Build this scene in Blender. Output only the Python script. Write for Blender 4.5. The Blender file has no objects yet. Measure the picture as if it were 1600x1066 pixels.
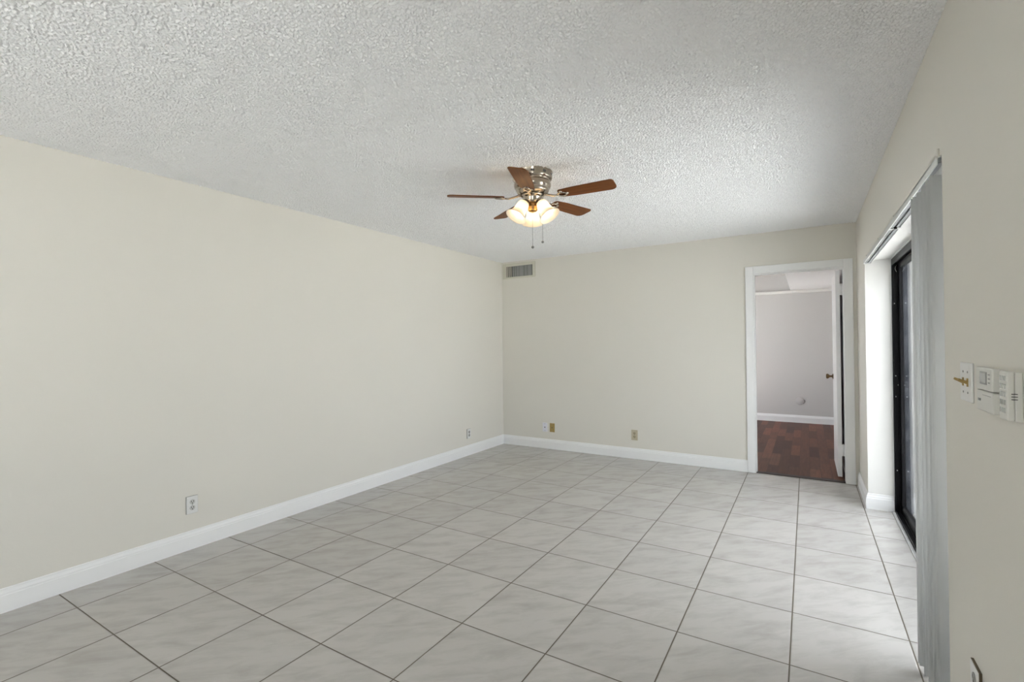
import bpy, bmesh, math, random
import numpy as np
from mathutils import Vector, Matrix

random.seed(4)
S = bpy.context.scene
COL = S.collection

# ------------------------------------------------------------------ camera
cam_d = bpy.data.cameras.new('camera')
cam_d.sensor_fit = 'HORIZONTAL'
cam_d.sensor_width = 36.0
cam_d.lens = 16.887
cam_d.clip_start = 0.02
cam_d.clip_end = 200
cam = bpy.data.objects.new('camera', cam_d)
COL.objects.link(cam)
cam.rotation_mode = 'XYZ'
cam.location = (3.503, -0.940, 1.3375)
cam.rotation_euler = (math.radians(90.363), math.radians(0.613), math.radians(31.529))
S.camera = cam

# ------------------------------------------------------------------ world, daylight, exposure
W = bpy.data.worlds.new('overcast_sky')
S.world = W
W.use_nodes = True
bg = W.node_tree.nodes['Background']
bg.inputs[0].default_value = (0.93, 0.965, 1.02, 1)
bg.inputs[1].default_value = 3.8
sun_d = bpy.data.lights.new('hazy_sun', 'SUN')      # veiled sun nearly overhead, lights the patio
sun_d.energy = 34.0
sun_d.angle = math.radians(25)
sun_d.color = (1.0, 0.99, 0.975)
sun = bpy.data.objects.new('hazy_sun', sun_d)
sun.rotation_euler = (math.radians(12), math.radians(-20), 0)
sun.location = (2, -4, 9)
COL.objects.link(sun)
S.view_settings.view_transform = 'Standard'
S.view_settings.look = 'None'
S.view_settings.exposure = 0.83
S.view_settings.gamma = 1.0
S.view_settings.use_curve_mapping = False
S.cycles.use_denoising = True
S.cycles.max_bounces = 16
S.cycles.diffuse_bounces = 10
S.cycles.glossy_bounces = 6
S.cycles.transparent_max_bounces = 12
S.cycles.sample_clamp_indirect = 6.0


def portal(name, loc, rot, sx, sy):
    d = bpy.data.lights.new(name, 'AREA')
    d.shape = 'RECTANGLE'
    d.size, d.size_y = sx, sy
    d.cycles.is_portal = True
    o = bpy.data.objects.new(name, d)
    o.location = loc
    o.rotation_euler = rot
    COL.objects.link(o)


R90 = math.pi / 2
portal('sky_portal', (4.21, 2.51, 1.0), (0, R90, 0), 2.0, 2.6)            # sliding door, faces -x
portal('sky_portal', (1.4, -3.15, 0.95), (R90, 0, 0), 1.45, 1.05)            # added low window in the rear wall
portal('sky_portal', (4.21, -1.925, 1.225), (0, R90, 0), 1.7, 1.7)         # added window behind the camera
portal('sky_portal', (1.40, 7.1, 1.05), (0, -R90, 0), 2.1, 1.6)           # added glass door of the next room


# ------------------------------------------------------------------ node helpers
def mat(name):
    m = bpy.data.materials.new(name)
    m.use_nodes = True
    nt = m.node_tree
    b = nt.nodes['Principled BSDF']
    return m, nt, b


def N(nt, t, **kw):
    n = nt.nodes.new(t)
    for k, v in kw.items():
        setattr(n, k, v)
    return n


def L(nt, a, b):
    nt.links.new(a, b)


def objco(nt):
    return N(nt, 'ShaderNodeTexCoord').outputs['Object']


def plain(name, col, rough=0.5, metal=0.0, bump=0.0, bscale=120, spec=0.5, var=0.0):
    m, nt, b = mat(name)
    b.inputs['Base Color'].default_value = (*col, 1)
    b.inputs['Roughness'].default_value = rough
    b.inputs['Metallic'].default_value = metal
    b.inputs['Specular IOR Level'].default_value = spec
    co = objco(nt)
    n = N(nt, 'ShaderNodeTexNoise')
    n.inputs['Scale'].default_value = bscale
    n.inputs['Detail'].default_value = 4
    L(nt, co, n.inputs['Vector'])
    if bump:
        bp = N(nt, 'ShaderNodeBump')
        bp.inputs['Strength'].default_value = bump
        bp.inputs['Distance'].default_value = 0.002
        L(nt, n.outputs['Fac'], bp.inputs['Height'])
        L(nt, bp.outputs['Normal'], b.inputs['Normal'])
    if var:
        n2 = N(nt, 'ShaderNodeTexNoise')
        n2.inputs['Scale'].default_value = 1.7
        n2.inputs['Detail'].default_value = 3
        L(nt, co, n2.inputs['Vector'])
        mx = N(nt, 'ShaderNodeMix', data_type='RGBA')
        mx.inputs['A'].default_value = (*[c * (1 - var) for c in col], 1)
        mx.inputs['B'].default_value = (*[min(1, c * (1 + var)) for c in col], 1)
        L(nt, n2.outputs['Fac'], mx.inputs['Factor'])
        L(nt, mx.outputs['Result'], b.inputs['Base Color'])
    return m


def popcorn(name, col, scale=75, dist=0.012):
    m, nt, b = mat(name)
    b.inputs['Roughness'].default_value = 0.95
    b.inputs['Specular IOR Level'].default_value = 0.1
    co = objco(nt)
    n = N(nt, 'ShaderNodeTexNoise')
    n.inputs['Scale'].default_value = scale
    n.inputs['Detail'].default_value = 2.5
    n.inputs['Roughness'].default_value = 0.6
    L(nt, co, n.inputs['Vector'])
    v = N(nt, 'ShaderNodeTexVoronoi', feature='SMOOTH_F1')
    v.inputs['Scale'].default_value = scale * 0.9
    L(nt, co, v.inputs['Vector'])
    inv = N(nt, 'ShaderNodeMath', operation='MULTIPLY_ADD')
    inv.inputs[1].default_value = -0.75
    L(nt, v.outputs['Distance'], inv.inputs[0])
    L(nt, n.outputs['Fac'], inv.inputs[2])
    bp = N(nt, 'ShaderNodeBump')
    bp.inputs['Strength'].default_value = 1.0
    bp.inputs['Distance'].default_value = dist
    L(nt, inv.outputs[0], bp.inputs['Height'])
    L(nt, bp.outputs['Normal'], b.inputs['Normal'])
    b.inputs['Base Color'].default_value = (*col, 1)
    return m


def tile_floor():
    m, nt, b = mat('ceramic_floor_tile')
    co = objco(nt)
    sep = N(nt, 'ShaderNodeSeparateXYZ')
    L(nt, co, sep.inputs[0])
    U = 0.45
    X0 = 0.2759

    def mth(op, a, bb=None, c=None):
        n = N(nt, 'ShaderNodeMath', operation=op)
        for i, q in enumerate((a, bb, c)):
            if q is None:
                continue
            if isinstance(q, (int, float)):
                n.inputs[i].default_value = q
            else:
                L(nt, q, n.inputs[i])
        return n.outputs[0]

    u = mth('DIVIDE', mth('SUBTRACT', sep.outputs[0], X0), U)
    v = mth('DIVIDE', sep.outputs[1], U)
    fu = mth('FRACT', u)
    fv = mth('FRACT', v)
    du = mth('MINIMUM', fu, mth('SUBTRACT', 1.0, fu))
    dv = mth('MINIMUM', fv, mth('SUBTRACT', 1.0, fv))
    d = mth('MINIMUM', du, dv)                     # distance to the nearest joint in tile units
    mr = N(nt, 'ShaderNodeMapRange', interpolation_type='SMOOTHSTEP')
    mr.inputs['From Min'].default_value = 0.0042
    mr.inputs['From Max'].default_value = 0.0085
    L(nt, d, mr.inputs['Value'])
    tile = mr.outputs['Result']                    # 0 in grout, 1 on the tile
    cell = N(nt, 'ShaderNodeCombineXYZ')
    L(nt, mth('FLOOR', u), cell.inputs[0])
    L(nt, mth('FLOOR', v), cell.inputs[1])
    wn = N(nt, 'ShaderNodeTexWhiteNoise', noise_dimensions='3D')
    L(nt, cell.outputs[0], wn.inputs['Vector'])
    # veined clouding, shifted per tile
    off = N(nt, 'ShaderNodeVectorMath', operation='MULTIPLY_ADD')
    off.inputs[1].default_value = (7, 7, 7)
    L(nt, wn.outputs['Color'], off.inputs[0])
    mp = N(nt, 'ShaderNodeMapping')
    mp.inputs['Scale'].default_value = (4.0, 12.0, 1)
    mr0 = N(nt, 'ShaderNodeMapping')
    mr0.inputs['Rotation'].default_value = (0, 0, -0.72)
    L(nt, co, mr0.inputs[0])
    L(nt, mr0.outputs[0], mp.inputs[0])
    L(nt, mp.outputs[0], off.inputs[2])
    nz = N(nt, 'ShaderNodeTexNoise')
    nz.inputs['Scale'].default_value = 1.1
    nz.inputs['Detail'].default_value = 6
    nz.inputs['Roughness'].default_value = 0.62
    nz.inputs['Distortion'].default_value = 0.35
    L(nt, off.outputs[0], nz.inputs['Vector'])
    cr = N(nt, 'ShaderNodeValToRGB')
    e = cr.color_ramp.elements
    e[0].position = 0.30
    e[0].color = (0.415, 0.40, 0.378, 1)
    e[1].position = 0.56
    e[1].color = (0.50, 0.485, 0.465, 1)
    L(nt, nz.outputs['Fac'], cr.inputs[0])
    vr = N(nt, 'ShaderNodeMapRange')
    vr.inputs['To Min'].default_value = 0.96
    vr.inputs['To Max'].default_value = 1.03
    L(nt, wn.outputs['Value'], vr.inputs['Value'])
    sc = N(nt, 'ShaderNodeVectorMath', operation='SCALE')
    L(nt, cr.outputs[0], sc.inputs[0])
    L(nt, vr.outputs[0], sc.inputs['Scale'])
    mx = N(nt, 'ShaderNodeMix', data_type='RGBA')
    mx.inputs['A'].default_value = (0.105, 0.088, 0.064, 1)
    L(nt, tile, mx.inputs['Factor'])
    L(nt, sc.outputs[0], mx.inputs['B'])
    L(nt, mx.outputs['Result'], b.inputs['Base Color'])
    rr = N(nt, 'ShaderNodeMapRange')
    rr.inputs['To Min'].default_value = 0.75
    rr.inputs['To Max'].default_value = 0.22
    L(nt, tile, rr.inputs['Value'])
    L(nt, rr.outputs[0], b.inputs['Roughness'])
    b.inputs['Specular IOR Level'].default_value = 0.5
    n3 = N(nt, 'ShaderNodeTexNoise')
    n3.inputs['Scale'].default_value = 30
    n3.inputs['Detail'].default_value = 3
    L(nt, co, n3.inputs['Vector'])
    # pillowed edge + light surface unevenness
    mr2 = N(nt, 'ShaderNodeMapRange', interpolation_type='SMOOTHSTEP')
    mr2.inputs['From Min'].default_value = 0.003
    mr2.inputs['From Max'].default_value = 0.016
    L(nt, d, mr2.inputs['Value'])
    hh = mth('MULTIPLY_ADD', n3.outputs['Fac'], 0.12, mr2.outputs[0])
    bp = N(nt, 'ShaderNodeBump')
    bp.inputs['Strength'].default_value = 0.7
    bp.inputs['Distance'].default_value = 0.0016
    L(nt, hh, bp.inputs['Height'])
    L(nt, bp.outputs['Normal'], b.inputs['Normal'])
    return m


def wood_floor():
    m, nt, b = mat('dark_cherry_laminate')
    co = objco(nt)
    mp = N(nt, 'ShaderNodeMapping')
    mp.inputs['Rotation'].default_value = (0, 0, R90)
    L(nt, co, mp.inputs[0])
    br = N(nt, 'ShaderNodeTexBrick')
    br.inputs['Scale'].default_value = 1.0
    br.inputs['Brick Width'].default_value = 0.62
    br.inputs['Row Height'].default_value = 0.095
    br.inputs['Mortar Size'].default_value = 0.0012
    br.inputs['Mortar Smooth'].default_value = 0.3
    br.inputs['Color1'].default_value = (0.050, 0.017, 0.010, 1)
    br.inputs['Color2'].default_value = (0.16, 0.062, 0.035, 1)
    br.inputs['Mortar'].default_value = (0.03, 0.010, 0.006, 1)
    L(nt, mp.outputs[0], br.inputs['Vector'])
    mp2 = N(nt, 'ShaderNodeMapping')
    mp2.inputs['Scale'].default_value = (30, 3, 1)
    L(nt, co, mp2.inputs[0])
    nz = N(nt, 'ShaderNodeTexNoise')
    nz.inputs['Scale'].default_value = 1.5
    nz.inputs['Detail'].default_value = 6
    L(nt, mp2.outputs[0], nz.inputs['Vector'])
    mr = N(nt, 'ShaderNodeMapRange')
    mr.inputs['To Min'].default_value = 0.55
    mr.inputs['To Max'].default_value = 1.5
    L(nt, nz.outputs['Fac'], mr.inputs['Value'])
    sc = N(nt, 'ShaderNodeVectorMath', operation='SCALE')
    L(nt, br.outputs['Color'], sc.inputs[0])
    L(nt, mr.outputs[0], sc.inputs['Scale'])
    L(nt, sc.outputs[0], b.inputs['Base Color'])
    b.inputs['Roughness'].default_value = 0.42
    b.inputs['Specular IOR Level'].default_value = 0.14
    return m


def blade_wood():
    m, nt, b = mat('walnut_blade')
    co = objco(nt)
    mp = N(nt, 'ShaderNodeMapping')
    mp.inputs['Scale'].default_value = (3, 60, 60)
    L(nt, co, mp.inputs[0])
    nz = N(nt, 'ShaderNodeTexNoise')
    nz.inputs['Scale'].default_value = 1.2
    nz.inputs['Detail'].default_value = 5
    L(nt, mp.outputs[0], nz.inputs['Vector'])
    cr = N(nt, 'ShaderNodeValToRGB')
    e = cr.color_ramp.elements
    e[0].position = 0.3
    e[0].color = (0.085, 0.025, 0.0055, 1)
    e[1].position = 0.7
    e[1].color = (0.185, 0.062, 0.014, 1)
    L(nt, nz.outputs['Fac'], cr.inputs[0])
    L(nt, cr.outputs[0], b.inputs['Base Color'])
    b.inputs['Roughness'].default_value = 0.5
    b.inputs['Specular IOR Level'].default_value = 0.2
    return m


def glass_mat():
    m, nt, b = mat('window_glass')
    nt.nodes.remove(b)
    out = nt.nodes['Material Output']
    tr = N(nt, 'ShaderNodeBsdfTransparent')
    tr.inputs[0].default_value = (0.90, 0.91, 0.91, 1)
    gl = N(nt, 'ShaderNodeBsdfGlossy')
    gl.inputs['Roughness'].default_value = 0.02
    lw = N(nt, 'ShaderNodeLayerWeight')
    pw = N(nt, 'ShaderNodeMath', operation='POWER')
    pw.inputs[1].default_value = 5.0
    L(nt, lw.outputs['Facing'], pw.inputs[0])
    fr = N(nt, 'ShaderNodeMath', operation='MULTIPLY_ADD')
    fr.inputs[1].default_value = 0.94
    fr.inputs[2].default_value = 0.04
    L(nt, pw.outputs[0], fr.inputs[0])
    mx = N(nt, 'ShaderNodeMixShader')
    L(nt, fr.outputs[0], mx.inputs[0])
    L(nt, tr.outputs[0], mx.inputs[1])
    L(nt, gl.outputs[0], mx.inputs[2])
    L(nt, mx.outputs[0], out.inputs[0])
    return m


def shade_mat():
    m, nt, b = mat('frosted_lamp_glass')
    nt.nodes.remove(b)
    out = nt.nodes['Material Output']
    di = N(nt, 'ShaderNodeBsdfDiffuse')
    di.inputs[0].default_value = (0.88, 0.85, 0.79, 1)
    tl = N(nt, 'ShaderNodeBsdfTranslucent')
    tl.inputs[0].default_value = (0.95, 0.90, 0.80, 1)
    mx = N(nt, 'ShaderNodeMixShader')
    mx.inputs[0].default_value = 0.55
    L(nt, di.outputs[0], mx.inputs[1])
    L(nt, tl.outputs[0], mx.inputs[2])
    gl = N(nt, 'ShaderNodeBsdfGlossy')
    gl.inputs['Roughness'].default_value = 0.25
    mg = N(nt, 'ShaderNodeMixShader')
    mg.inputs[0].default_value = 0.06
    L(nt, mx.outputs[0], mg.inputs[1])
    L(nt, gl.outputs[0], mg.inputs[2])
    L(nt, mg.outputs[0], out.inputs[0])
    return m


def bulb_mat(strength):
    m, nt, b = mat('lit_bulb')
    b.inputs['Base Color'].default_value = (1, 0.9, 0.75, 1)
    b.inputs['Emission Color'].default_value = (1.0, 0.78, 0.52, 1)
    b.inputs['Emission Strength'].default_value = strength
    return m


def stucco(name, c1, c2, scale=9):
    m, nt, b = mat(name)
    co = objco(nt)
    n = N(nt, 'ShaderNodeTexNoise')
    n.inputs['Scale'].default_value = scale
    n.inputs['Detail'].default_value = 7
    n.inputs['Roughness'].default_value = 0.65
    L(nt, co, n.inputs['Vector'])
    cr = N(nt, 'ShaderNodeValToRGB')
    e = cr.color_ramp.elements
    e[0].position = 0.35
    e[0].color = (*c1, 1)
    e[1].position = 0.65
    e[1].color = (*c2, 1)
    L(nt, n.outputs['Fac'], cr.inputs[0])
    L(nt, cr.outputs[0], b.inputs['Base Color'])
    b.inputs['Roughness'].default_value = 0.9
    n2 = N(nt, 'ShaderNodeTexNoise')
    n2.inputs['Scale'].default_value = 140
    n2.inputs['Detail'].default_value = 3
    L(nt, co, n2.inputs['Vector'])
    bp = N(nt, 'ShaderNodeBump')
    bp.inputs['Distance'].default_value = 0.006
    L(nt, n2.outputs['Fac'], bp.inputs['Height'])
    L(nt, bp.outputs['Normal'], b.inputs['Normal'])
    return m


def vane_mat():
    m, nt, b = mat('translucent_vinyl_vane')
    out = nt.nodes['Material Output']
    b.inputs['Base Color'].default_value = (0.80, 0.805, 0.80, 1)
    b.inputs['Roughness'].default_value = 0.4
    tl = N(nt, 'ShaderNodeBsdfTranslucent')
    tl.inputs[0].default_value = (0.72, 0.73, 0.73, 1)
    mx = N(nt, 'ShaderNodeMixShader')
    mx.inputs[0].default_value = 0.38
    L(nt, b.outputs[0], mx.inputs[1])
    L(nt, tl.outputs[0], mx.inputs[2])
    L(nt, mx.outputs[0], out.inputs[0])
    return m


M = dict(
    wall=plain('cream_wall_paint', (0.706, 0.686, 0.632), 0.55, bump=0.12, bscale=90, spec=0.25, var=0.012),
    white=plain('white_trim_paint', (0.84, 0.845, 0.85), 0.38, bump=0.03, bscale=40),
    reveal=plain('white_reveal_paint', (0.74, 0.735, 0.715), 0.5, bump=0.08, bscale=90, spec=0.25),
    pop=plain('popcorn_ceiling', (0.89, 0.895, 0.90), 0.95, bump=0.25, bscale=420, spec=0.1),
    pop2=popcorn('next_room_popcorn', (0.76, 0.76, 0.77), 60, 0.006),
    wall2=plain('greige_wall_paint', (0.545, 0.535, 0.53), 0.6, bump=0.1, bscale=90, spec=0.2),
    tile=tile_floor(),
    wood=wood_floor(),
    dark=plain('dark_threshold', (0.02, 0.012, 0.009), 0.5),
    black=plain('black_aluminium', (0.005, 0.005, 0.006), 0.45, bump=0.05, bscale=200, spec=0.18),
    alu=plain('mill_aluminium', (0.55, 0.55, 0.54), 0.4, 0.7),
    caulk=plain('grey_caulk', (0.42, 0.42, 0.41), 0.7),
    vinyl=vane_mat(),
    vinylw=plain('white_vinyl_track', (0.70, 0.71, 0.70), 0.4),
    trackgrey=plain('grey_track_channel', (0.22, 0.225, 0.23), 0.5),
    nickel=plain('brushed_nickel', (0.44, 0.385, 0.32), 0.2, 1.0),
    antique=plain('antique_brass', (0.55, 0.33, 0.13), 0.3, 1.0, bump=0.3, bscale=160),
    blade=blade_wood(),
    bladetop=plain('dark_blade_edge', (0.05, 0.02, 0.01), 0.45),
    shade=shade_mat(),
    bulb=bulb_mat(15),
    glass=glass_mat(),
    plate=plain('white_plastic_plate', (0.72, 0.72, 0.71), 0.35),
    plateg=plain('bright_white_plate', (0.74, 0.74, 0.80), 0.35),
    ivory=plain('ivory_plastic', (0.62, 0.58, 0.46), 0.4),
    beige=plain('beige_plastic', (0.47, 0.42, 0.31), 0.4),
    tan=plain('tan_plastic', (0.36, 0.31, 0.21), 0.4),
    brass=plain('tarnished_brass', (0.42, 0.31, 0.12), 0.38, 0.8),
    socket=plain('dark_slot', (0.05, 0.048, 0.045), 0.6),
    face=plain('pale_grey_socket', (0.52, 0.52, 0.50), 0.4),
    edge=plain('shaded_plate_edge', (0.36, 0.36, 0.34), 0.5),  # outlet sides greyed, the shade there is put into the colour
    grey=plain('grey_plastic', (0.28, 0.28, 0.27), 0.5),
    lcd=plain('lcd_glass', (0.46, 0.47, 0.44), 0.2),
    thermo=plain('white_thermostat_plastic', (0.66, 0.655, 0.62), 0.45),
    print_=plain('grey_print', (0.30, 0.30, 0.29), 0.6),
    brown=plain('brown_edge', (0.10, 0.075, 0.04), 0.5),
    vent=plain('cream_vent_metal', (0.60, 0.585, 0.50), 0.5),
    ventdark=plain('vent_duct', (0.035, 0.034, 0.028), 0.8),
    ventgrey=plain('grey_vent_slat', (0.26, 0.265, 0.255), 0.5, var=0.35),
    bronze=plain('dark_bronze', (0.13, 0.085, 0.04), 0.3, 0.9),
    steel=plain('chain_steel', (0.22, 0.22, 0.215), 0.4, 0.6),
    stucco=stucco('white_stucco', (0.30, 0.30, 0.295), (0.42, 0.415, 0.405), 16),
    roughstucco=stucco('shaded_stained_stucco', (0.05, 0.056, 0.07), (0.20, 0.21, 0.235), 7),  # shade of the outer reveal put into the dark mottled stucco colour
    concrete=stucco('patio_concrete', (0.58, 0.58, 0.57), (0.68, 0.675, 0.66), 5),
    ground=stucco('pale_gravel', (0.36, 0.355, 0.34), (0.50, 0.49, 0.47), 3),
)

# ------------------------------------------------------------------ mesh helpers


def box(bm, a, b, mi=0):
    (x0, y0, z0), (x1, y1, z1) = a, b
    x0, x1 = min(x0, x1), max(x0, x1)
    y0, y1 = min(y0, y1), max(y0, y1)
    z0, z1 = min(z0, z1), max(z0, z1)
    v = [bm.verts.new(p) for p in ((x0, y0, z0), (x1, y0, z0), (x1, y1, z0), (x0, y1, z0),
                                   (x0, y0, z1), (x1, y0, z1), (x1, y1, z1), (x0, y1, z1))]
    out = []
    for q in ((0, 3, 2, 1), (4, 5, 6, 7), (0, 1, 5, 4), (1, 2, 6, 5), (2, 3, 7, 6), (3, 0, 4, 7)):
        f = bm.faces.new([v[i] for i in q])
        f.material_index = mi
        out.append(f)
    return out


def prism(bm, pts, d, mi=0):
    """polygon pts (3-D, planar) swept by vector d"""
    d = Vector(d)
    a = [bm.verts.new(p) for p in pts]
    b = [bm.verts.new(Vector(p) + d) for p in pts]
    n = len(pts)
    fs = [bm.faces.new(a[::-1]), bm.faces.new(b)]
    for i in range(n):
        fs.append(bm.faces.new((a[i], a[(i + 1) % n], b[(i + 1) % n], b[i])))
    for f in fs:
        f.material_index = mi
    return fs


def lathe(bm, prof, seg=32, mat4=Matrix.Identity(4), closed=False, smooth=True, mi=0):
    """profile of (r, z) turned about z"""
    rings = []
    for r, z in prof:
        if r < 1e-6:
            rings.append([bm.verts.new(mat4 @ Vector((0, 0, z)))])
        else:
            rings.append([bm.verts.new(mat4 @ Vector((r * math.cos(2 * math.pi * k / seg), r * math.sin(2 * math.pi * k / seg), z)))
                          for k in range(seg)])
    pr = list(zip(rings, rings[1:]))
    if closed:
        pr.append((rings[-1], rings[0]))
    for A, B in pr:
        for k in range(seg):
            k2 = (k + 1) % seg
            if len(A) == 1 and len(B) == 1:
                continue
            if len(A) == 1:
                f = bm.faces.new((A[0], B[k2], B[k]))
            elif len(B) == 1:
                f = bm.faces.new((A[k], A[k2], B[0]))
            else:
                f = bm.faces.new((A[k], A[k2], B[k2], B[k]))
            f.smooth = smooth
            f.material_index = mi


def tube(bm, path, r, seg=8, mi=0):
    path = [Vector(p) for p in path]
    rings = []
    for i, p in enumerate(path):
        t = (path[min(i + 1, len(path) - 1)] - path[max(i - 1, 0)]).normalized()
        up = Vector((0, 0, 1)) if abs(t.z) < 0.9 else Vector((1, 0, 0))
        u = t.cross(up).normalized()
        v = t.cross(u)
        rr = r[i] if isinstance(r, (list, tuple)) else r
        rings.append([bm.verts.new(p + (u * math.cos(2 * math.pi * k / seg) + v * math.sin(2 * math.pi * k / seg)) * rr) for k in range(seg)])
    for A, B in zip(rings, rings[1:]):
        for k in range(seg):
            f = bm.faces.new((A[k], A[(k + 1) % seg], B[(k + 1) % seg], B[k]))
            f.smooth = True
            f.material_index = mi
    for rg in (rings[0][::-1], rings[-1]):
        f = bm.faces.new(rg)
        f.material_index = mi


def obj(name, bm, mats, parent=None, loc=(0, 0, 0), bevel=0.0, seg=2):
    bmesh.ops.recalc_face_normals(bm, faces=bm.faces)
    me = bpy.data.meshes.new(name)
    bm.to_mesh(me)
    bm.free()
    for m in (mats if isinstance(mats, (list, tuple)) else [mats]):
        me.materials.append(m)
    o = bpy.data.objects.new(name, me)
    COL.objects.link(o)
    o.location = loc
    if parent:
        o.parent = parent
    if bevel:
        b = o.modifiers.new('bevel', 'BEVEL')
        b.width = bevel
        b.segments = seg
        b.limit_method = 'ANGLE'
        b.angle_limit = math.radians(40)
        b.harden_normals = False
    return o


def boxes(name, lst, mats, parent=None, loc=(0, 0, 0), bevel=0.0):
    bm = bmesh.new()
    for q in lst:
        box(bm, q[0], q[1], q[2] if len(q) > 2 else 0)
    return obj(name, bm, mats, parent, loc, bevel)


def struct(o, label=None, cat=None):
    o['kind'] = 'structure'
    if label:
        o['label'] = label
    if cat:
        o['category'] = cat
    return o


def tag(o, label, cat, group=None):
    o['label'] = label
    o['category'] = cat
    if group:
        o['group'] = group
    return o


def thing(name, label, cat, loc=(0, 0, 0), group=None):
    o = bpy.data.objects.new(name, None)
    o.empty_display_size = 0.1
    COL.objects.link(o)
    o.location = loc
    return tag(o, label, cat, group)


# ------------------------------------------------------------------ dimensions
H = 2.4414          # ceiling
XR = 3.905          # right wall face
YB = 4.5227         # back wall face
YN = 4.642          # next-room side of the back wall
YR = -3.0           # rear wall face
DN, DF = 1.232, 3.80  # sliding door recess: near and far edge
DT = 1.972          # recess soffit
XF0, XF1 = 4.072, 4.138  # door frame depth
XO = 4.186          # outer face of right wall
YFAR = 8.22         # far wall of next room
XO2, XE = 1.55, 3.815  # next room left/right wall
OX0, OX1, OZ = 3.046, 3.803, 2.028  # doorway clear opening

# ------------------------------------------------------------------ setting: this room
struct(boxes('floor', [((-0.12, YR - .12, -.12), (XR, 4.545, 0)), ((XR, DN, -.12), (XF0 - .004, DF, 0))], M['tile']),
       'pale veined square ceramic tile floor with brown grout', 'floor')


def popcorn_ceiling():
    """slab with a lumpy sprayed underside (real relief, about 5 mm deep)"""
    step, x0, x1, y0, y1 = 0.0036, 0.0, XR, -0.75, YB
    nx, ny = int((x1 - x0) / step) + 1, int((y1 - y0) / step) + 1
    rng = np.random.RandomState(3)
    fx = np.fft.fftfreq(nx, step)[:, None]
    fy = np.fft.rfftfreq(ny, step)[None, :]
    fr = np.sqrt(fx * fx + fy * fy)

    def band(wl, width):
        f0 = 1.0 / wl
        g = np.exp(-((fr - f0) / (f0 * width)) ** 2)
        a = np.fft.irfft2(np.fft.rfft2(rng.randn(nx, ny)) * g, s=(nx, ny))
        return a / a.std()

    n = band(0.0152, 0.5) + 0.7 * band(0.0100, 0.4)
    n = n / n.std()
    h = 0.0078 * np.clip(0.5 + 0.42 * n, 0, 1.35)
    X, Y = np.meshgrid(np.linspace(x0, x1, nx), np.linspace(y0, y1, ny), indexing='ij')
    co = np.stack([X, Y, H - h], -1).reshape(-1, 3).astype(np.float32)
    idx = np.arange(nx * ny).reshape(nx, ny)
    q = np.stack([idx[:-1, :-1], idx[:-1, 1:], idx[1:, 1:], idx[1:, :-1]], -1).reshape(-1, 4)
    # slab above
    b = np.array([(-.12, YR - .12, H), (XO, YR - .12, H), (XO, YB + .05, H), (-.12, YB + .05, H)], np.float32)
    b2 = b + np.array((0, 0, .12), np.float32)
    k = len(co)
    co = np.concatenate([co, b, b2])
    q = np.concatenate([q, np.array([(0, 3, 2, 1), (4, 5, 6, 7), (0, 1, 5, 4), (1, 2, 6, 5), (2, 3, 7, 6), (3, 0, 4, 7)]) + k])
    me = bpy.data.meshes.new('ceiling')
    me.vertices.add(len(co))
    me.vertices.foreach_set('co', co.ravel())
    me.loops.add(q.size)
    me.loops.foreach_set('vertex_index', q.ravel().astype(np.int32))
    me.polygons.add(len(q))
    me.polygons.foreach_set('loop_start', np.arange(0, q.size, 4, dtype=np.int32))
    me.polygons.foreach_set('use_smooth', np.ones(len(q), dtype=bool))
    me.update(calc_edges=True)
    for p in me.polygons[-6:]:
        p.use_smooth = False
    me.materials.append(M['pop'])
    o = bpy.data.objects.new('ceiling', me)
    COL.objects.link(o)
    return o


struct(popcorn_ceiling(), 'white popcorn textured ceiling', 'ceiling')
struct(boxes('wall_left', [((-0.12, YR - .12, 0), (0, YB, H))], M['wall']), 'long plain cream wall on the left', 'wall')
struct(boxes('wall_back', [((-0.12, YB, 0), (OX0 - .012, YN, H)), ((OX0 - .012, YB, OZ + .012), (OX1 + .012, YN, H)),
                           ((OX1 + .012, YB, 0), (XO, YN, H))], M['wall']), 'cream back wall with the doorway', 'wall')
WY0, WY1, WZ0, WZ1 = -2.75, -1.1, 0.4, 2.05     # window added for fill daylight in the right wall, behind the camera
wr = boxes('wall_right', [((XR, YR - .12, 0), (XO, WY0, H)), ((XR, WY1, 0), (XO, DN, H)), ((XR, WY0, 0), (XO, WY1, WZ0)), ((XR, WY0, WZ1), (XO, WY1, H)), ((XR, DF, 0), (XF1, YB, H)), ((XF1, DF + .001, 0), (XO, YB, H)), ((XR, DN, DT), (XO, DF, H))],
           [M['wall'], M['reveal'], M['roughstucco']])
struct(wr, 'cream right wall with the sliding door recess', 'wall')
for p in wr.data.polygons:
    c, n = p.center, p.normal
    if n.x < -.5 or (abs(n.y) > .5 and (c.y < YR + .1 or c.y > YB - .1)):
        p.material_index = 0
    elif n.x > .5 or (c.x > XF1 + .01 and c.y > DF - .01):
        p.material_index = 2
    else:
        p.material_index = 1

RX0, RX1, RZ0, RZ1 = 0.7, 2.1, 0.45, 1.45  # opening added in the unseen rear wall to let in fill daylight
struct(boxes('wall_rear', [((0, YR - .12, 0), (RX0, YR, H)), ((RX1, YR - .12, 0), (XR, YR, H)), ((RX0, YR - .12, 0), (RX1, YR, RZ0)),
                           ((RX0, YR - .12, RZ1), (RX1, YR, H))], M['wall']), 'cream wall behind the camera', 'wall')
w4 = boxes('added_window_3', [((RX0, YR - .09, RZ0), (RX0 + .05, YR - .03, RZ1)), ((RX1 - .05, YR - .09, RZ0), (RX1, YR - .03, RZ1)),
                        ((RX0 + .05, YR - .09, RZ0), (RX1 - .05, YR - .03, RZ0 + .05)), ((RX0 + .05, YR - .09, RZ1 - .05), (RX1 - .05, YR - .03, RZ1))], M['white'])
struct(w4, 'white framed window added in the wall behind the camera for fill daylight', 'window')
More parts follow.
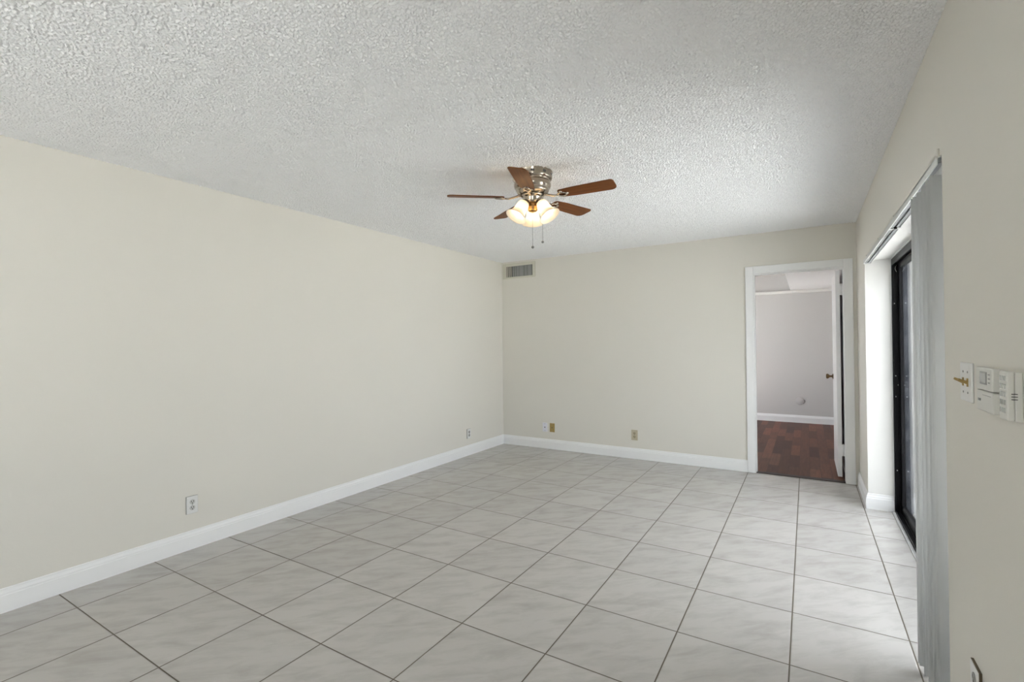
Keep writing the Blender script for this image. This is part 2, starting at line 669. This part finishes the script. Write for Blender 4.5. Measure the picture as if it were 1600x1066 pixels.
boxes('pane', [((RX0 + .05, YR - .062, RZ0 + .05), (RX1 - .05, YR - .058, RZ1 - .05))], M['glass'], w4)
wf = boxes('added_window_1', [((XR + .10, WY0, WZ0), (XR + .16, WY0 + .05, WZ1)), ((XR + .10, WY1 - .05, WZ0), (XR + .16, WY1, WZ1)),
                        ((XR + .10, WY0 + .05, WZ0), (XR + .16, WY1 - .05, WZ0 + .05)), ((XR + .10, WY0 + .05, WZ1 - .05), (XR + .16, WY1 - .05, WZ1))], M['white'])
struct(wf, 'white framed window added in the right wall behind the camera for fill daylight', 'window')
boxes('pane', [((XR + .128, WY0 + .05, WZ0 + .05), (XR + .132, WY1 - .05, WZ1 - .05))], M['glass'], wf)

# baseboards (moulded profile: flat face, ogee, thin top)
BH, BT = 0.122, 0.015
PROF = [(0, 0), (BT, 0), (BT, BH * .70), (BT * .80, BH * .735), (BT * .80, BH * .80), (BT * .55, BH * .87), (BT * .42, BH * .92), (BT * .42, BH * .97), (BT * .25, BH), (0, BH)]


def baseboard(bm, p0, p1, n, m0=0, m1=0, zs=1.0):
    """from p0 to p1 (xy), facing n; m0/m1: mitre (+1 outside corner, -1 inside corner)"""
    p0, p1, n = Vector((*p0, 0)), Vector((*p1, 0)), Vector((*n, 0))
    t = (p1 - p0).normalized()
    A = [bm.verts.new(p0 + n * d + Vector((0, 0, z * zs)) - t * d * m0) for d, z in PROF]
    B = [bm.verts.new(p1 + n * d + Vector((0, 0, z * zs)) + t * d * m1) for d, z in PROF]
    k = len(PROF)
    bm.faces.new(A)
    bm.faces.new(B[::-1])
    for i in range(k):
        bm.faces.new((A[i], B[i], B[(i + 1) % k], A[(i + 1) % k]))


bm = bmesh.new()
baseboard(bm, (0, YR), (0, YB), (1, 0), 0, -1)
struct(obj('baseboard_left', bm, M['white']), 'white moulded baseboard along the left wall', 'baseboard')
bm = bmesh.new()
baseboard(bm, (0, YB), (2.972, YB), (0, -1), -1, 0)
struct(obj('baseboard_back', bm, M['white']), 'white moulded baseboard along the back wall', 'baseboard')
bm = bmesh.new()
baseboard(bm, (XR, YB), (XR, DF), (-1, 0), 0, 1)
baseboard(bm, (XR, DF), (XF0 - .004, DF), (0, -1), 1, 0)
baseboard(bm, (XR, DN), (XR, YR), (-1, 0), 1, 0, 1.22)
baseboard(bm, (XF0 - .004, DN), (XR, DN), (0, 1), 0, 1, 1.22)
struct(obj('baseboard_right', bm, M['white']), 'white moulded baseboard wrapping the right wall corners', 'baseboard')

# doorway casing (living room side), jamb lining, threshold
CW = 0.073
bm = bmesh.new()
for x0, x1 in ((OX0 - CW, OX0), (OX1, OX1 + CW)):
    box(bm, (x0, YB - .017, 0), (x1, YB, OZ + CW))
box(bm, (OX0, YB - .017, OZ), (OX1, YB, OZ + CW))
struct(obj('trim_1', bm, M['white'], bevel=.004), 'flat white casing around the doorway', 'door casing')
bm = bmesh.new()
box(bm, (OX0 - .012, YB - .001, 0), (OX0 + .004, YN + .001, OZ))
box(bm, (OX1 - .004, YB - .001, 0), (OX1 + .012, YN + .001, OZ))
box(bm, (OX0 + .004, YB - .001, OZ - .004), (OX1 - .004, YN + .001, OZ + .012))
box(bm, (OX0 + .004, YB + .03, 0), (OX0 + .012, YB + .07, OZ - .004))      # stop
box(bm, (OX0 + .012, YB + .03, OZ - .014), (OX1 - .004, YB + .07, OZ - .004))
struct(obj('trim_2', bm, M['white']), 'white door jamb lining', 'door jamb')
struct(boxes('trim_3', [((OX0 + .004, 4.525, 0), (OX1 - .004, 4.60, .006))], M['dark'], bevel=.003), 'dark strip in the doorway floor', 'threshold')

# ------------------------------------------------------------------ next room
struct(boxes('floor', [((XO2, 4.545, -.12), (3.95, YFAR, 0))], M['wood']), 'dark cherry wood plank floor of the next room', 'floor')
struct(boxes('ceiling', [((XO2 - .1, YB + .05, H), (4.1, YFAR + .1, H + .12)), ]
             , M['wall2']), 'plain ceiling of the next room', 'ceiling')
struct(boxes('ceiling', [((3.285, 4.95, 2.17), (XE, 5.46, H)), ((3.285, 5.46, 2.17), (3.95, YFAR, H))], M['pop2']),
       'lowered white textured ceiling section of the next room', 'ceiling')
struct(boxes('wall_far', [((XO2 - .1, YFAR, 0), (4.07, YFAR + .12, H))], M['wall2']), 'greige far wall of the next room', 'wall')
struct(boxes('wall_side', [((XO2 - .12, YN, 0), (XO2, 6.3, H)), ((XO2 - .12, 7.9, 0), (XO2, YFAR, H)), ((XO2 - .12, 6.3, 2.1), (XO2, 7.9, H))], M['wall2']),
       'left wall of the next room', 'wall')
w3 = boxes('added_window_2', [((XO2 - .09, 6.3, 0), (XO2 - .03, 6.35, 2.1)), ((XO2 - .09, 7.85, 0), (XO2 - .03, 7.9, 2.1)), ((XO2 - .09, 7.07, .05), (XO2 - .03, 7.13, 2.05)),
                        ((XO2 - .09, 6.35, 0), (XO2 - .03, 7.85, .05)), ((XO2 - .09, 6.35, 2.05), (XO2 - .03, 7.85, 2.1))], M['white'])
struct(w3, 'white framed glass door added on the unseen left of the next room for daylight', 'window')  # added out of view to light the next room
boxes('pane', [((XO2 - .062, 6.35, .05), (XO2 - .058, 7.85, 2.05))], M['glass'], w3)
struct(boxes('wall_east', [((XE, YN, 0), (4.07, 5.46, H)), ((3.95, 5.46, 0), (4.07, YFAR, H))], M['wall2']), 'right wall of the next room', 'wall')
bm = bmesh.new()
baseboard(bm, (XO2, YFAR), (3.95, YFAR), (0, -1))
struct(obj('baseboard_far', bm, M['white']), 'white baseboard on the far wall of the next room', 'baseboard')
struct(boxes('trim_4', [((XO2, YFAR - .035, 2.125), (3.95, YFAR, 2.17))], M['reveal'], bevel=.008), 'pale ledge strip high on the far wall', 'trim')

# door leaf standing open into the next room
dl = boxes('door_1', [((3.745, YN + .006, .028), (3.780, YN + .752, OZ - .012))], M['white'], bevel=.002)
struct(dl, 'white flush door standing open into the next room', 'door')
for zc in (1.83, 0.285):
    bm = bmesh.new()
    box(bm, (3.777, YN - .003, zc - .055), (3.8005, YN + .010, zc + .055))
    lathe(bm, [(0, -.057), (.005, -.057), (.005, .057), (0, .057)], 12, Matrix.Translation((3.789, YN + .001, zc)))
    obj('hinge', bm, M['white'], dl)
bm = bmesh.new()
RotK = Matrix.Translation((3.745, YN + .69, .95)) @ Matrix.Rotation(-R90, 4, 'Y')
lathe(bm, [(0, 0), (.030, 0), (.030, .004), (.022, .009), (.012, .012), (.011, .030), (.016, .036), (.026, .046), (.028, .056), (.022, .066), (0, .068)], 24, RotK)
k = obj('knob', bm, M['bronze'], dl)
k['label'] = 'dark bronze door knob'

# round blank cover on far wall
bm = bmesh.new()
lathe(bm, [(0, 0), (.062, 0), (.062, .006), (.055, .010), (0, .011)], 40, Matrix.Translation((3.398, YFAR, .352)) @ Matrix.Rotation(R90, 4, 'X'))
tag(obj('wall_cover', bm, M['wall2']), 'round blank cover plate on the far wall of the next room', 'wall plate')

# ------------------------------------------------------------------ patio outside the sliding door
struct(boxes('ground', [((-30, -30, -.45), (30, 30, -.30))], M['ground']), 'ground outside', 'ground')
struct(boxes('patio_slab', [((XO, -5.0, -.30), (8.5, YB - .02, -.012))], M['concrete']), 'pale concrete patio slab outside the sliding door', 'patio')
struct(boxes('wall_exterior', [((XO, YB - .02, -.3), (8.5, YN, 2.75))], M['stucco']), 'white stucco wall outside the sliding door', 'wall')

struct(boxes('wall_light_block', [((XO, 0.15, -.3), (6.6, 0.30, 2.3))], M['stucco']), 'grey stucco wall added out of view to keep low sky light off the door recess', 'wall')  # added unseen blocker, cuts low sky light reaching the door recess

# ------------------------------------------------------------------ sliding glass door
FT = DT - .006
sd = boxes('door_2', [((XF0, DF - .026, 0.0), (XF1, DF - .001, FT)), ((XF0, DN + .001, 0), (XF1, DN + .026, FT)),
                      ((XF0, DN + .026, FT - .03), (XF1, DF - .026, FT)), ((XF0, DN + .026, 0), (XF1, DF - .026, .010)),
                      ((XF0, DN + .026, .010), (XF0 + .004, DF - .026, .022)), ((XF0 + .030, DN + .026, .010), (XF0 + .034, DF - .026, .020)),
                      ((XF0 + .030, DN + .026, FT - .05), (XF0 + .034, DF - .026, FT - .03)), ((XF0, DN + .026, FT - .05), (XF0 + .004, DF - .026, FT - .03)),
                      ((XF0 + .006, DF - .034, .01), (XF0 + .010, DF - .026, FT - .03)), ((XF0 + .030, DF - .034, .01), (XF0 + .034, DF - .026, FT - .03))],
           M['black'], bevel=.0012)
struct(sd, 'black framed sliding glass patio door', 'sliding door')


def panel(x, y0, y1):
    ps = boxes('sash', [((x, y0, .012), (x + .022, y0 + .05, FT - .032)), ((x, y1 - .05, .012), (x + .022, y1, FT - .032)),
                        ((x, y0 + .05, .012), (x + .022, y1 - .05, .075)), ((x, y0 + .05, FT - .082), (x + .022, y1 - .05, FT - .032))], M['black'], sd, bevel=.0015)
    boxes('pane', [((x + .009, y0 + .045, .07), (x + .013, y1 - .045, FT - .078))], M['glass'], ps)
    return ps


MID = (DN + DF) / 2
panel(XF0 + .006, DN + .028, MID + .03)
panel(XF0 + .038, MID - .03, DF - .028)
# hooked keeper and screws on the far jamb
bm = bmesh.new()
tube(bm, [(XF0 + .030, DF - .0275, 1.915), (XF0 + .022, DF - .030, 1.905), (XF0 + .020, DF - .030, 1.885), (XF0 + .026, DF - .030, 1.868), (XF0 + .032, DF - .0275, 1.862)], .0022, 6)
kp = obj('keeper_hook', bm, M['alu'], sd)
kp['label'] = 'small bright metal hook at the top of the black jamb'
for z, dx in ((1.62, .012), (1.06, .014), (.99, .030), (.90, .012), (.33, .014)):
    bm = bmesh.new()
    lathe(bm, [(0, 0), (.005, 0), (.005, .001), (.003, .002), (0, .002)], 10, Matrix.Translation((XF0 + dx, DF - .0262, z)) @ Matrix.Rotation(R90, 4, 'X'))
    obj('screw', bm, M['alu'], sd)
# caulk beads / sill strip round the frame
struct(boxes('trim_5', [((XF0 - .022, DN, 0), (XF0 - .003, DF - BT, .006))], M['caulk'], bevel=.002), 'grey edge strip along the sliding door sill', 'sill strip')
struct(boxes('trim_6', [((XF0 - .008, DN, DT - .006), (XF0, DF, DT)), ((XF0 - .006, DF - .005, BH), (XF0, DF, DT - .006))], M['white'], bevel=.002),
       'thin white caulk bead around the black door frame', 'trim')

# ------------------------------------------------------------------ vertical blind
vb = thing('vertical_blind', 'grey vertical vane blind stacked open at the near side of the sliding door', 'blind', (3.918, 2.5, 1.94))


def vbx(name, lst, m, parent=vb, bevel=0.0):
    o = boxes(name, [((a[0] - 3.918, a[1] - 2.5, a[2] - 1.94), (b[0] - 3.918, b[1] - 2.5, b[2] - 1.94)) for a, b in lst], m, parent, bevel=bevel)
    return o


TZ0, TZ1 = 1.944, DT
rail = vbx('head_rail', [((3.894, DN + .02, TZ0), (3.898, 3.775, TZ1)), ((3.940, DN + .02, TZ0), (3.944, 3.775, TZ1)), ((3.894, DN + .02, TZ1 - .004), (3.944, 3.775, TZ1)),
                         ((3.894, 3.775, TZ0), (3.944, 3.779, TZ1))], M['vinylw'])
rail['label'] = 'white blind track'
ch = vbx('rail_channel', [((3.8985, DN + .02, TZ0 + .004), (3.914, 3.77, TZ0 + .010)), ((3.924, DN + .02, TZ0 + .004), (3.9395, 3.77, TZ0 + .010))], M['trackgrey'], vb)
ch['label'] = 'grey underside channel of the track'
# flat mounting strip on the wall above the track with its screws
strip = vbx('mounting_strip', [((XR - .006, DN + .03, DT - .004), (XR - .0005, DF - .02, DT + .03))], M['wall'], vb, bevel=.001)
for y in (2.25, 2.9, 3.6):
    bm = bmesh.new()
    lathe(bm, [(0, 0), (.004, 0), (.003, .0015), (0, .002)], 10, Matrix.Translation((XR - .006 - 3.918, y - 2.5, DT + .014 - 1.94)) @ Matrix.Rotation(-R90, 4, 'Y'))
    obj('screw', bm, M['grey'], strip)
vbx('track_joint', [((3.893, 2.37, TZ0 - .002), (3.945, 2.395, TZ0 + .012))], M['vinylw'], vb)
bm = bmesh.new()
tube(bm, [(3.921 - 3.918, 2.365 - 2.5, TZ0 - 1.94 + .006), (3.921 - 3.918, 2.365 - 2.5, TZ0 - 1.94 - .006)], .007, 10)
obj('carrier', bm, M['dark'], vb)
# vanes: curved slats turned square to the track and stacked
rv = random.Random(11)
ys = [1.275, 1.312, 1.352, 1.388, 1.432, 1.476, 1.515, 1.556, 1.60]
for i, y in enumerate(ys):
    bm = bmesh.new()
    wdt, bow, nseg = .089, .008 + rv.random() * .003, 8
    ang = math.radians((4, -22, 20, -26, 16, -20, 24, -16, 10)[i])
    zt, zb = 1.915 - 1.94, .022 + rv.uniform(-.006, .010) - 1.94
    xo = rv.uniform(-.003, .003)
    ring = []
    for sgn in (0, 1):
        row = []
        for k in range(nseg + 1):
            s = (k / nseg - .5)
            x = s * wdt
            yy = bow * (1 - (2 * s) ** 2) - sgn * .0012
            X = x * math.cos(ang) - yy * math.sin(ang)
            Y = x * math.sin(ang) + yy * math.cos(ang)
            row.append((X + .002 + xo, Y + y - 2.5))
        ring.append(row)
    out = ring[0] + ring[1][::-1]
    lo = [bm.verts.new((a, b, zb)) for a, b in out]
    hi = [bm.verts.new((a, b, zt)) for a, b in out]
    n = len(out)
    bm.faces.new(lo[::-1])
    bm.faces.new(hi)
    for k in range(n):
        f = bm.faces.new((lo[k], lo[(k + 1) % n], hi[(k + 1) % n], hi[k]))
        f.smooth = k not in (nseg, n - 1)
    va = obj('vane', bm, M['vinyl'], vb)
    bm = bmesh.new()
    box(bm, (-.006 + .002, y - 2.5 + .001, zt - .002), (.006 + .002, y - 2.5 + .005, TZ0 + .012 - 1.94))
    obj('vane_clip', bm, M['vinylw'], va)

# ------------------------------------------------------------------ ceiling fan
FX, FY = 2.009, 1.768
fan = thing('ceiling_fan', 'five blade brown ceiling fan with three lit bell lamps under the popcorn ceiling', 'ceiling fan', (FX, FY, H))
bm = bmesh.new()
prof = [(0, 0), (.131, 0), (.131, -.006), (.127, -.012), (.128, -.040), (.124, -.050), (.112, -.054), (.108, -.060), (.111, -.064), (.117, -.072), (.119, -.088), (.115, -.102),
        (.108, -.108), (.106, -.112), (.108, -.116), (.100, -.132), (.080, -.142), (.068, -.146), (0, -.146)]
lathe(bm, prof, 48)
hous = obj('motor_housing', bm, M['nickel'], fan)
for k in range(10):     # dark vent slots round the housing
    bm = bmesh.new()
    fs = box(bm, (-.001, -.011, -.006), (.0012, .011, .006))
    bmesh.ops.transform(bm, matrix=Matrix.Rotation(2 * math.pi * k / 10 + .2, 4, 'Z') @ Matrix.Translation((.1275, 0, -.026)), verts=list({v for f in fs for v in f.verts}))
    obj('vent_slot', bm, M['socket'], hous)
bm = bmesh.new()
lathe(bm, [(0, -.146), (.074, -.146), (.076, -.150), (.074, -.156), (.060, -.160), (.055, -.166), (.055, -.186), (.050, -.196), (.036, -.200), (0, -.200)], 40)
kit = obj('light_kit', bm, M['nickel'], fan)
bm = bmesh.new()
lathe(bm, [(0, -.199), (.026, -.199), (.030, -.204), (.026, -.210), (.030, -.218), (.033, -.226), (.028, -.236), (.031, -.243), (.024, -.252), (.010, -.257), (0, -.258)], 28)
fin = obj('finial', bm, M['antique'], fan)
fin['label'] = 'ornate brass finial'

TH0 = math.radians(-141.65)
ZB = -.165
R0, R1, HW = .185, .546, .058
PITCH = math.radians(-11.5)
outline = []


def arc(cx, cy, r, a0, a1, n=6):
    return [(cx + r * math.cos(math.radians(a0 + (a1 - a0) * i / n)), cy + r * math.sin(math.radians(a0 + (a1 - a0) * i / n))) for i in range(n + 1)]


outline += arc(R0 + .018, -.044 + .018, .018, 180, 270)
outline += [(R0 + .10, -.052)]
outline += arc(R1 - .022, -HW + .022, .022, 270, 360)
outline += arc(R1 - .040, HW - .040, .040, 0, 90)
outline += [(R0 + .10, .052)]
outline += arc(R0 + .018, .044 - .018, .018, 90, 180)
blade_me = None
for kk in range(5):
    a = TH0 + kk * 2 * math.pi / 5
    if kk == 0:
        bm = bmesh.new()
        prism(bm, [(x, y, -.003) for x, y in outline], (0, 0, .006))
        bl = obj('blade', bm, [M['blade']], fan, bevel=.0015)
        # iron: hub strap, scrolled loop, fixing pads
        bm = bmesh.new()
        tube(bm, [(.064, 0, .014), (.090, 0, .012), (.118, 0, .002), (.150, 0, -.008), (.178, 0, -.008)], [.010, .008, .007, .007, .006], 10)
        loop = [(.178 + .030 * (1 - math.cos(t)), .020 * math.sin(t), -.008) for t in [2 * math.pi * i / 20 for i in range(21)]]
        tube(bm, loop, .0055, 8)
        for x, y in ((.238, 0), (.205, .026), (.205, -.026)):
            lathe(bm, [(0, -.012), (.006, -.011), (.011, -.007), (.012, -.003), (0, -.003)], 14, Matrix.Translation((x, y, 0)))
        ir = obj('blade_iron', bm, M['nickel'], bl)
        b0, i0 = bl, ir
    else:
        bl = b0.copy()
        COL.objects.link(bl)
        bl.parent = fan
        ir = i0.copy()
        COL.objects.link(ir)
        ir.parent = bl
    bl.location = (0, 0, ZB)
    bl.rotation_euler = (PITCH, 0, a)

bell_o = [(.024, .004), (.030, .000), (.036, -.012), (.039, -.030), (.040, -.052), (.043, -.072), (.051, -.092), (.062, -.106), (.069, -.113), (.0705, -.1165)]
bell_i = [(r - .003, z + .0005) for r, z in bell_o]
bell_i[0] = (.020, .001)
for az in (119, 239, 359):
    d = Vector((math.cos(math.radians(az)), math.sin(math.radians(az)), 0))
    top = Vector((0, 0, -.203)) + d * .060
    axis = (Vector((0, 0, -1)) * math.cos(math.radians(33)) + d * math.sin(math.radians(33))).normalized()
    q = (-axis).to_track_quat('Z', 'Y').to_matrix().to_4x4()
    mt = Matrix.Translation(top) @ q
    bm = bmesh.new()
    lathe(bm, bell_o + bell_i[::-1], 40, mt)
    sh = obj('lamp_shade', bm, M['shade'], fan)
    sh['label'] = 'lit frosted glass bell shade'
    bm = bmesh.new()
    lathe(bm, [(0, -.026), (.008, -.027), (.013, -.036), (.020, -.050), (.023, -.062), (.020, -.074), (.012, -.082), (0, -.085)], 20, mt)
    bu = obj('bulb', bm, M['bulb'], sh)
    bm = bmesh.new()
    lathe(bm, [(0, .012), (.024, .010), (.027, .004), (.026, -.002), (.017, -.006), (.014, -.026), (0, -.026)], 24, mt)
    tube(bm, [Vector((0, 0, -.182)) + d * .045, Vector((0, 0, -.186)) + d * .056, top - axis * .010], .009, 10)
    obj('lamp_holder', bm, M['nickel'], sh)

for (dx, dy, z0, z1, rb) in ((.0, -.004, -.256, -.482, .0092), (.055, .030, -.196, -.449, .0085)):
    bm = bmesh.new()
    tube(bm, [(dx, dy, z0), (dx, dy, z1 + rb)], .0011, 6)
    pc = obj('pull_chain', bm, M['steel'], fan)
    bm = bmesh.new()
    lathe(bm, [(0, rb)] + [(rb * math.sin(t), rb * math.cos(t)) for t in [math.pi * i / 10 for i in range(1, 10)]] + [(0, -rb)], 16, Matrix.Translation((dx, dy, z1)))
    obj('pull_knob', bm, M['steel'], pc)

# ------------------------------------------------------------------ air vent on the back wall
vx0, vx1, vz0, vz1 = .022, .520, 2.207, 2.412
ox0, ox1, oz0, oz1 = .076, .477, 2.232, 2.372
av = thing('air_vent', 'cream wall air vent with grey slats high in the corner of the back wall', 'vent', ((vx0 + vx1) / 2, YB, (vz0 + vz1) / 2))


def lb(name, lst, m, parent, base, bevel=0.0):
    return boxes(name, [(tuple(p - q for p, q in zip(a, base)), tuple(p - q for p, q in zip(b, base))) for a, b in lst], m, parent, bevel=bevel)


vbse = tuple(av.location)
lb('frame', [((vx0, YB - .008, vz0), (ox0, YB, vz1)), ((ox1, YB - .008, vz0), (vx1, YB, vz1)), ((ox0, YB - .008, vz0), (ox1, YB, oz0)), ((ox0, YB - .008, oz1), (ox1, YB, vz1))],
   M['vent'], av, vbse, bevel=.003)
lb('duct_back', [((ox0, YB - .0012, oz0), (ox1, YB - .0004, oz1))], M['ventdark'], av, vbse)
rs = random.Random(5)
x = ox0 + .010
i = 0
while x < ox1 - .012:
    first = i < 3
    wv = .013 if first else rs.choice((.010, .016, .022, .026))
    bm = bmesh.new()
    an = math.radians(4 if first else rs.uniform(8, 30) * rs.choice((1, 1, -1)))
    fs = box(bm, (-wv / 2, -.0008, oz0 + .002 - vbse[2]), (wv / 2, .0008, oz1 - .002 - vbse[2]))
    bmesh.ops.transform(bm, matrix=Matrix.Translation((x + wv / 2 - vbse[0], -.0045, 0)) @ Matrix.Rotation(an * .35, 4, 'Z'), verts=list({v for f in fs for v in f.verts}))
    obj('slat', bm, M['vent'] if first else M['ventgrey'], av)
    x += wv + (.016 if first else rs.uniform(.0015, .006))
    i += 1

# ------------------------------------------------------------------ wall plates


def frame_mat(origin, nrm):
    """local x = along the wall (to the viewer's right), y = out of the wall, z = up"""
    nrm = Vector(nrm)
    xa = Vector((0, 0, 1)).cross(nrm)
    m4 = Matrix((( xa.x, nrm.x, 0, origin[0]), (xa.y, nrm.y, 0, origin[1]), (xa.z, nrm.z, 1, origin[2]), (0, 0, 0, 1)))
    return m4


def disc(bm, x, z, r, y0, y1, seg=20, sx=1.0):
    a = [bm.verts.new((x + sx * r * math.cos(2 * math.pi * k / seg), y1, z + r * math.sin(2 * math.pi * k / seg))) for k in range(seg)]
    b = [bm.verts.new((x + sx * r * math.cos(2 * math.pi * k / seg), y0, z + r * math.sin(2 * math.pi * k / seg))) for k in range(seg)]
    bm.faces.new(a)
    bm.faces.new(b[::-1])
    for k in range(seg):
        bm.faces.new((a[k], b[k], b[(k + 1) % seg], a[(k + 1) % seg]))


def wall_plate(name, label, cat, origin, nrm, w, h, t, mp, kind, mf=None, group=None, edge=None):
    root = thing(name, label, cat, (0, 0, 0), group)
    root.matrix_world = frame_mat(origin, nrm)
    bm = bmesh.new()
    if edge:
        box(bm, (-w / 2, 0, -h / 2), (w / 2, t - .0015, h / 2))
        obj('plate_edge', bm, edge, root)
        bm = bmesh.new()
        box(bm, (-w / 2 + .0015, t - .0015, -h / 2 + .0015), (w / 2 - .0015, t, h / 2 - .0015))
    else:
        box(bm, (-w / 2, 0, -h / 2), (w / 2, t, h / 2))
    obj('cover_plate', bm, mp, root, bevel=.0015 if not edge else 0)
    mf = mf or mp
    if kind == 'duplex':
        for zc in (.0195, -.0195):
            bm = bmesh.new()
            disc(bm, 0, zc, .0165, t - .001, t + .002, 24, 1.0)
            so = obj('socket_face', bm, mf, root, bevel=.0006)
            bm = bmesh.new()
            box(bm, (-.0085, t + .0015, zc - .002), (-.0048, t + .0023, zc + .009))
            box(bm, (.0046, t + .0015, zc - .001), (.0083, t + .0023, zc + .008))
            disc(bm, 0, zc - .0080, .0036, t + .0015, t + .0023, 10)
            obj('slots', bm, M['socket'], so)
        bm = bmesh.new()
        disc(bm, 0, 0, .0032, t - .0005, t + .001, 10)
        obj('screw', bm, M['grey'], root)
    elif kind in ('jack', 'coax'):
        bm = bmesh.new()
        if kind == 'jack':
            box(bm, (-.007, t - .0005, -.007), (.007, t + .001, .006))
        else:
            lathe(bm, [(0, 0), (.006, 0), (.006, .004), (.0045, .004), (.0045, .010), (0, .010)], 14, Matrix.Translation((0, t, 0)) @ Matrix.Rotation(-R90, 4, 'X'))
        obj('connector', bm, M['socket'], root)
        for zc in (.042, -.042):
            bm = bmesh.new()
            disc(bm, 0, zc, .004, t - .0005, t + .001, 10)
            obj('screw', bm, M['grey'], root)
    return root


wall_plate('power_outlet', 'white duplex power outlet low on the left wall nearest the camera', 'outlet', (0, .669, .293), (1, 0, 0), .070, .115, .012, M['plate'], 'duplex', M['face'], edge=M['edge'])
wall_plate('power_outlet', 'small pale power outlet at the far end of the left wall near the corner', 'outlet', (0, 3.739, .260), (1, 0, 0), .070, .115, .012, M['plate'], 'duplex', M['edge'], edge=M['edge'])
wall_plate('phone_jack', 'white jack plate on the back wall left of the brass plate', 'wall plate', (.635, YB, .270), (0, -1, 0), .066, .114, .006, M['plateg'], 'jack')
wall_plate('cable_plate', 'tarnished brass cable plate on the back wall', 'wall plate', (.739, YB, .271), (0, -1, 0), .068, .112, .006, M['brass'], 'coax')
wall_plate('power_outlet', 'beige power outlet on the back wall between the brass plate and the doorway', 'outlet', (1.798, YB, .273), (0, -1, 0), .073, .119, .007, M['beige'], 'duplex', M['tan'])
wall_plate('power_outlet', 'brown edged outlet low on the right wall at the bottom corner of the photo', 'outlet', (XR, .910, .353), (-1, 0, 0), .080, .116, .008, M['plate'], 'duplex', M['grey'], edge=M['brown'])

# double toggle switch
sw = thing('light_switch', 'white double light switch plate with two brass toggles by the blind', 'light switch')
sw.matrix_world = frame_mat((XR, .958, 1.212), (-1, 0, 0))
bm = bmesh.new()
box(bm, (-.058, 0, -.057), (.058, .006, .057))
obj('cover_plate', bm, M['plate'], sw, bevel=.0025)
for xx in (-.023, .023):
    bm = bmesh.new()
    box(bm, (xx - .005, .005, -.012), (xx + .005, .0085, .012))
    prism(bm, [(xx - .004, .008, -.006), (xx - .004, .008, .004), (xx - .004, .026, .012), (xx - .004, .028, .006)], (.008, 0, 0))
    tg = obj('toggle', bm, M['brass'], sw)
    tg['label'] = 'brass toggle lever'
    for zz in (.030, -.030):
        bm = bmesh.new()
        disc(bm, xx, zz, .0032, .0055, .0072, 10)
        obj('screw', bm, M['grey'], sw)

# thermostat
ty0, ty1, tz0, tz1, td = .655, .782, 1.153, 1.265, .022
th = thing('thermostat', 'white programmable thermostat with small display on the right wall', 'thermostat')
th.matrix_world = frame_mat((XR, (ty0 + ty1) / 2, (tz0 + tz1) / 2), (-1, 0, 0))
w2_, h2_ = (ty1 - ty0) / 2, (tz1 - tz0) / 2
bm = bmesh.new()
box(bm, (-w2_ + .003, 0, -h2_ + .003), (w2_ - .003, .006, h2_ - .003))
obj('base', bm, M['thermo'], th)
bm = bmesh.new()
box(bm, (-w2_, .006, -h2_ * .02), (w2_, td, h2_))
obj('upper_cover', bm, M['thermo'], th, bevel=.003)
bm = bmesh.new()
box(bm, (-w2_, .006, -h2_), (w2_, td - .001, -h2_ * .02 - .0018))
dr = obj('flip_door', bm, M['thermo'], th, bevel=.003)
bm = bmesh.new()
box(bm, (-.030, td - .001, .014), (.026, td + .0006, .046))
lf = obj('display', bm, M['grey'], th)
bm = bmesh.new()
box(bm, (-.026, td + .0004, .018), (.018, td + .0012, .043))
obj('screen', bm, M['lcd'], lf)
bm = bmesh.new()
for zz in (.040, .030, .020):
    box(bm, (.036, td - .0005, zz - .0016), (.047, td + .0008, zz + .0016))
obj('buttons', bm, M['print_'], th)
bm = bmesh.new()
box(bm, (-.048, td - .002, -.030), (-.030, td + .0006, -.024))
box(bm, (-.015, td - .002, -.014), (.050, td - .0006, -.0128))
obj('switch_slot', bm, M['print_'], dr)

# remote / keypad in its wall holder
ky0, ky1, kd = .537, .590, .026
kp = thing('remote_control', 'small white wall mounted keypad right of the thermostat', 'remote control')
kp.matrix_world = frame_mat((XR, (ky0 + ky1) / 2, 1.209), (-1, 0, 0))
wk = (ky1 - ky0) / 2
bm = bmesh.new()
box(bm, (-wk, 0, -.056), (wk, .013, .054))
obj('holder', bm, M['thermo'], kp, bevel=.002)
bm = bmesh.new()
box(bm, (-wk + .001, .013, -.054), (wk - .001, kd, .056))
bd = obj('body', bm, M['thermo'], kp, bevel=.003)
for zz in (.040, .022, .004, -.014, -.032):
    for xx in (-.013, 0, .013):
        bm = bmesh.new()
        box(bm, (xx - .0045, kd - .0005, zz - .0055), (xx + .0045, kd + .0009, zz + .0055))
        obj('button', bm, M['lcd'], bd)
bm = bmesh.new()
for zz in (-.006, .000, .006):
    box(bm, (wk - .0015, .009, zz - .0009), (wk + .0004, .019, zz + .0009))
obj('grille', bm, M['socket'], bd)
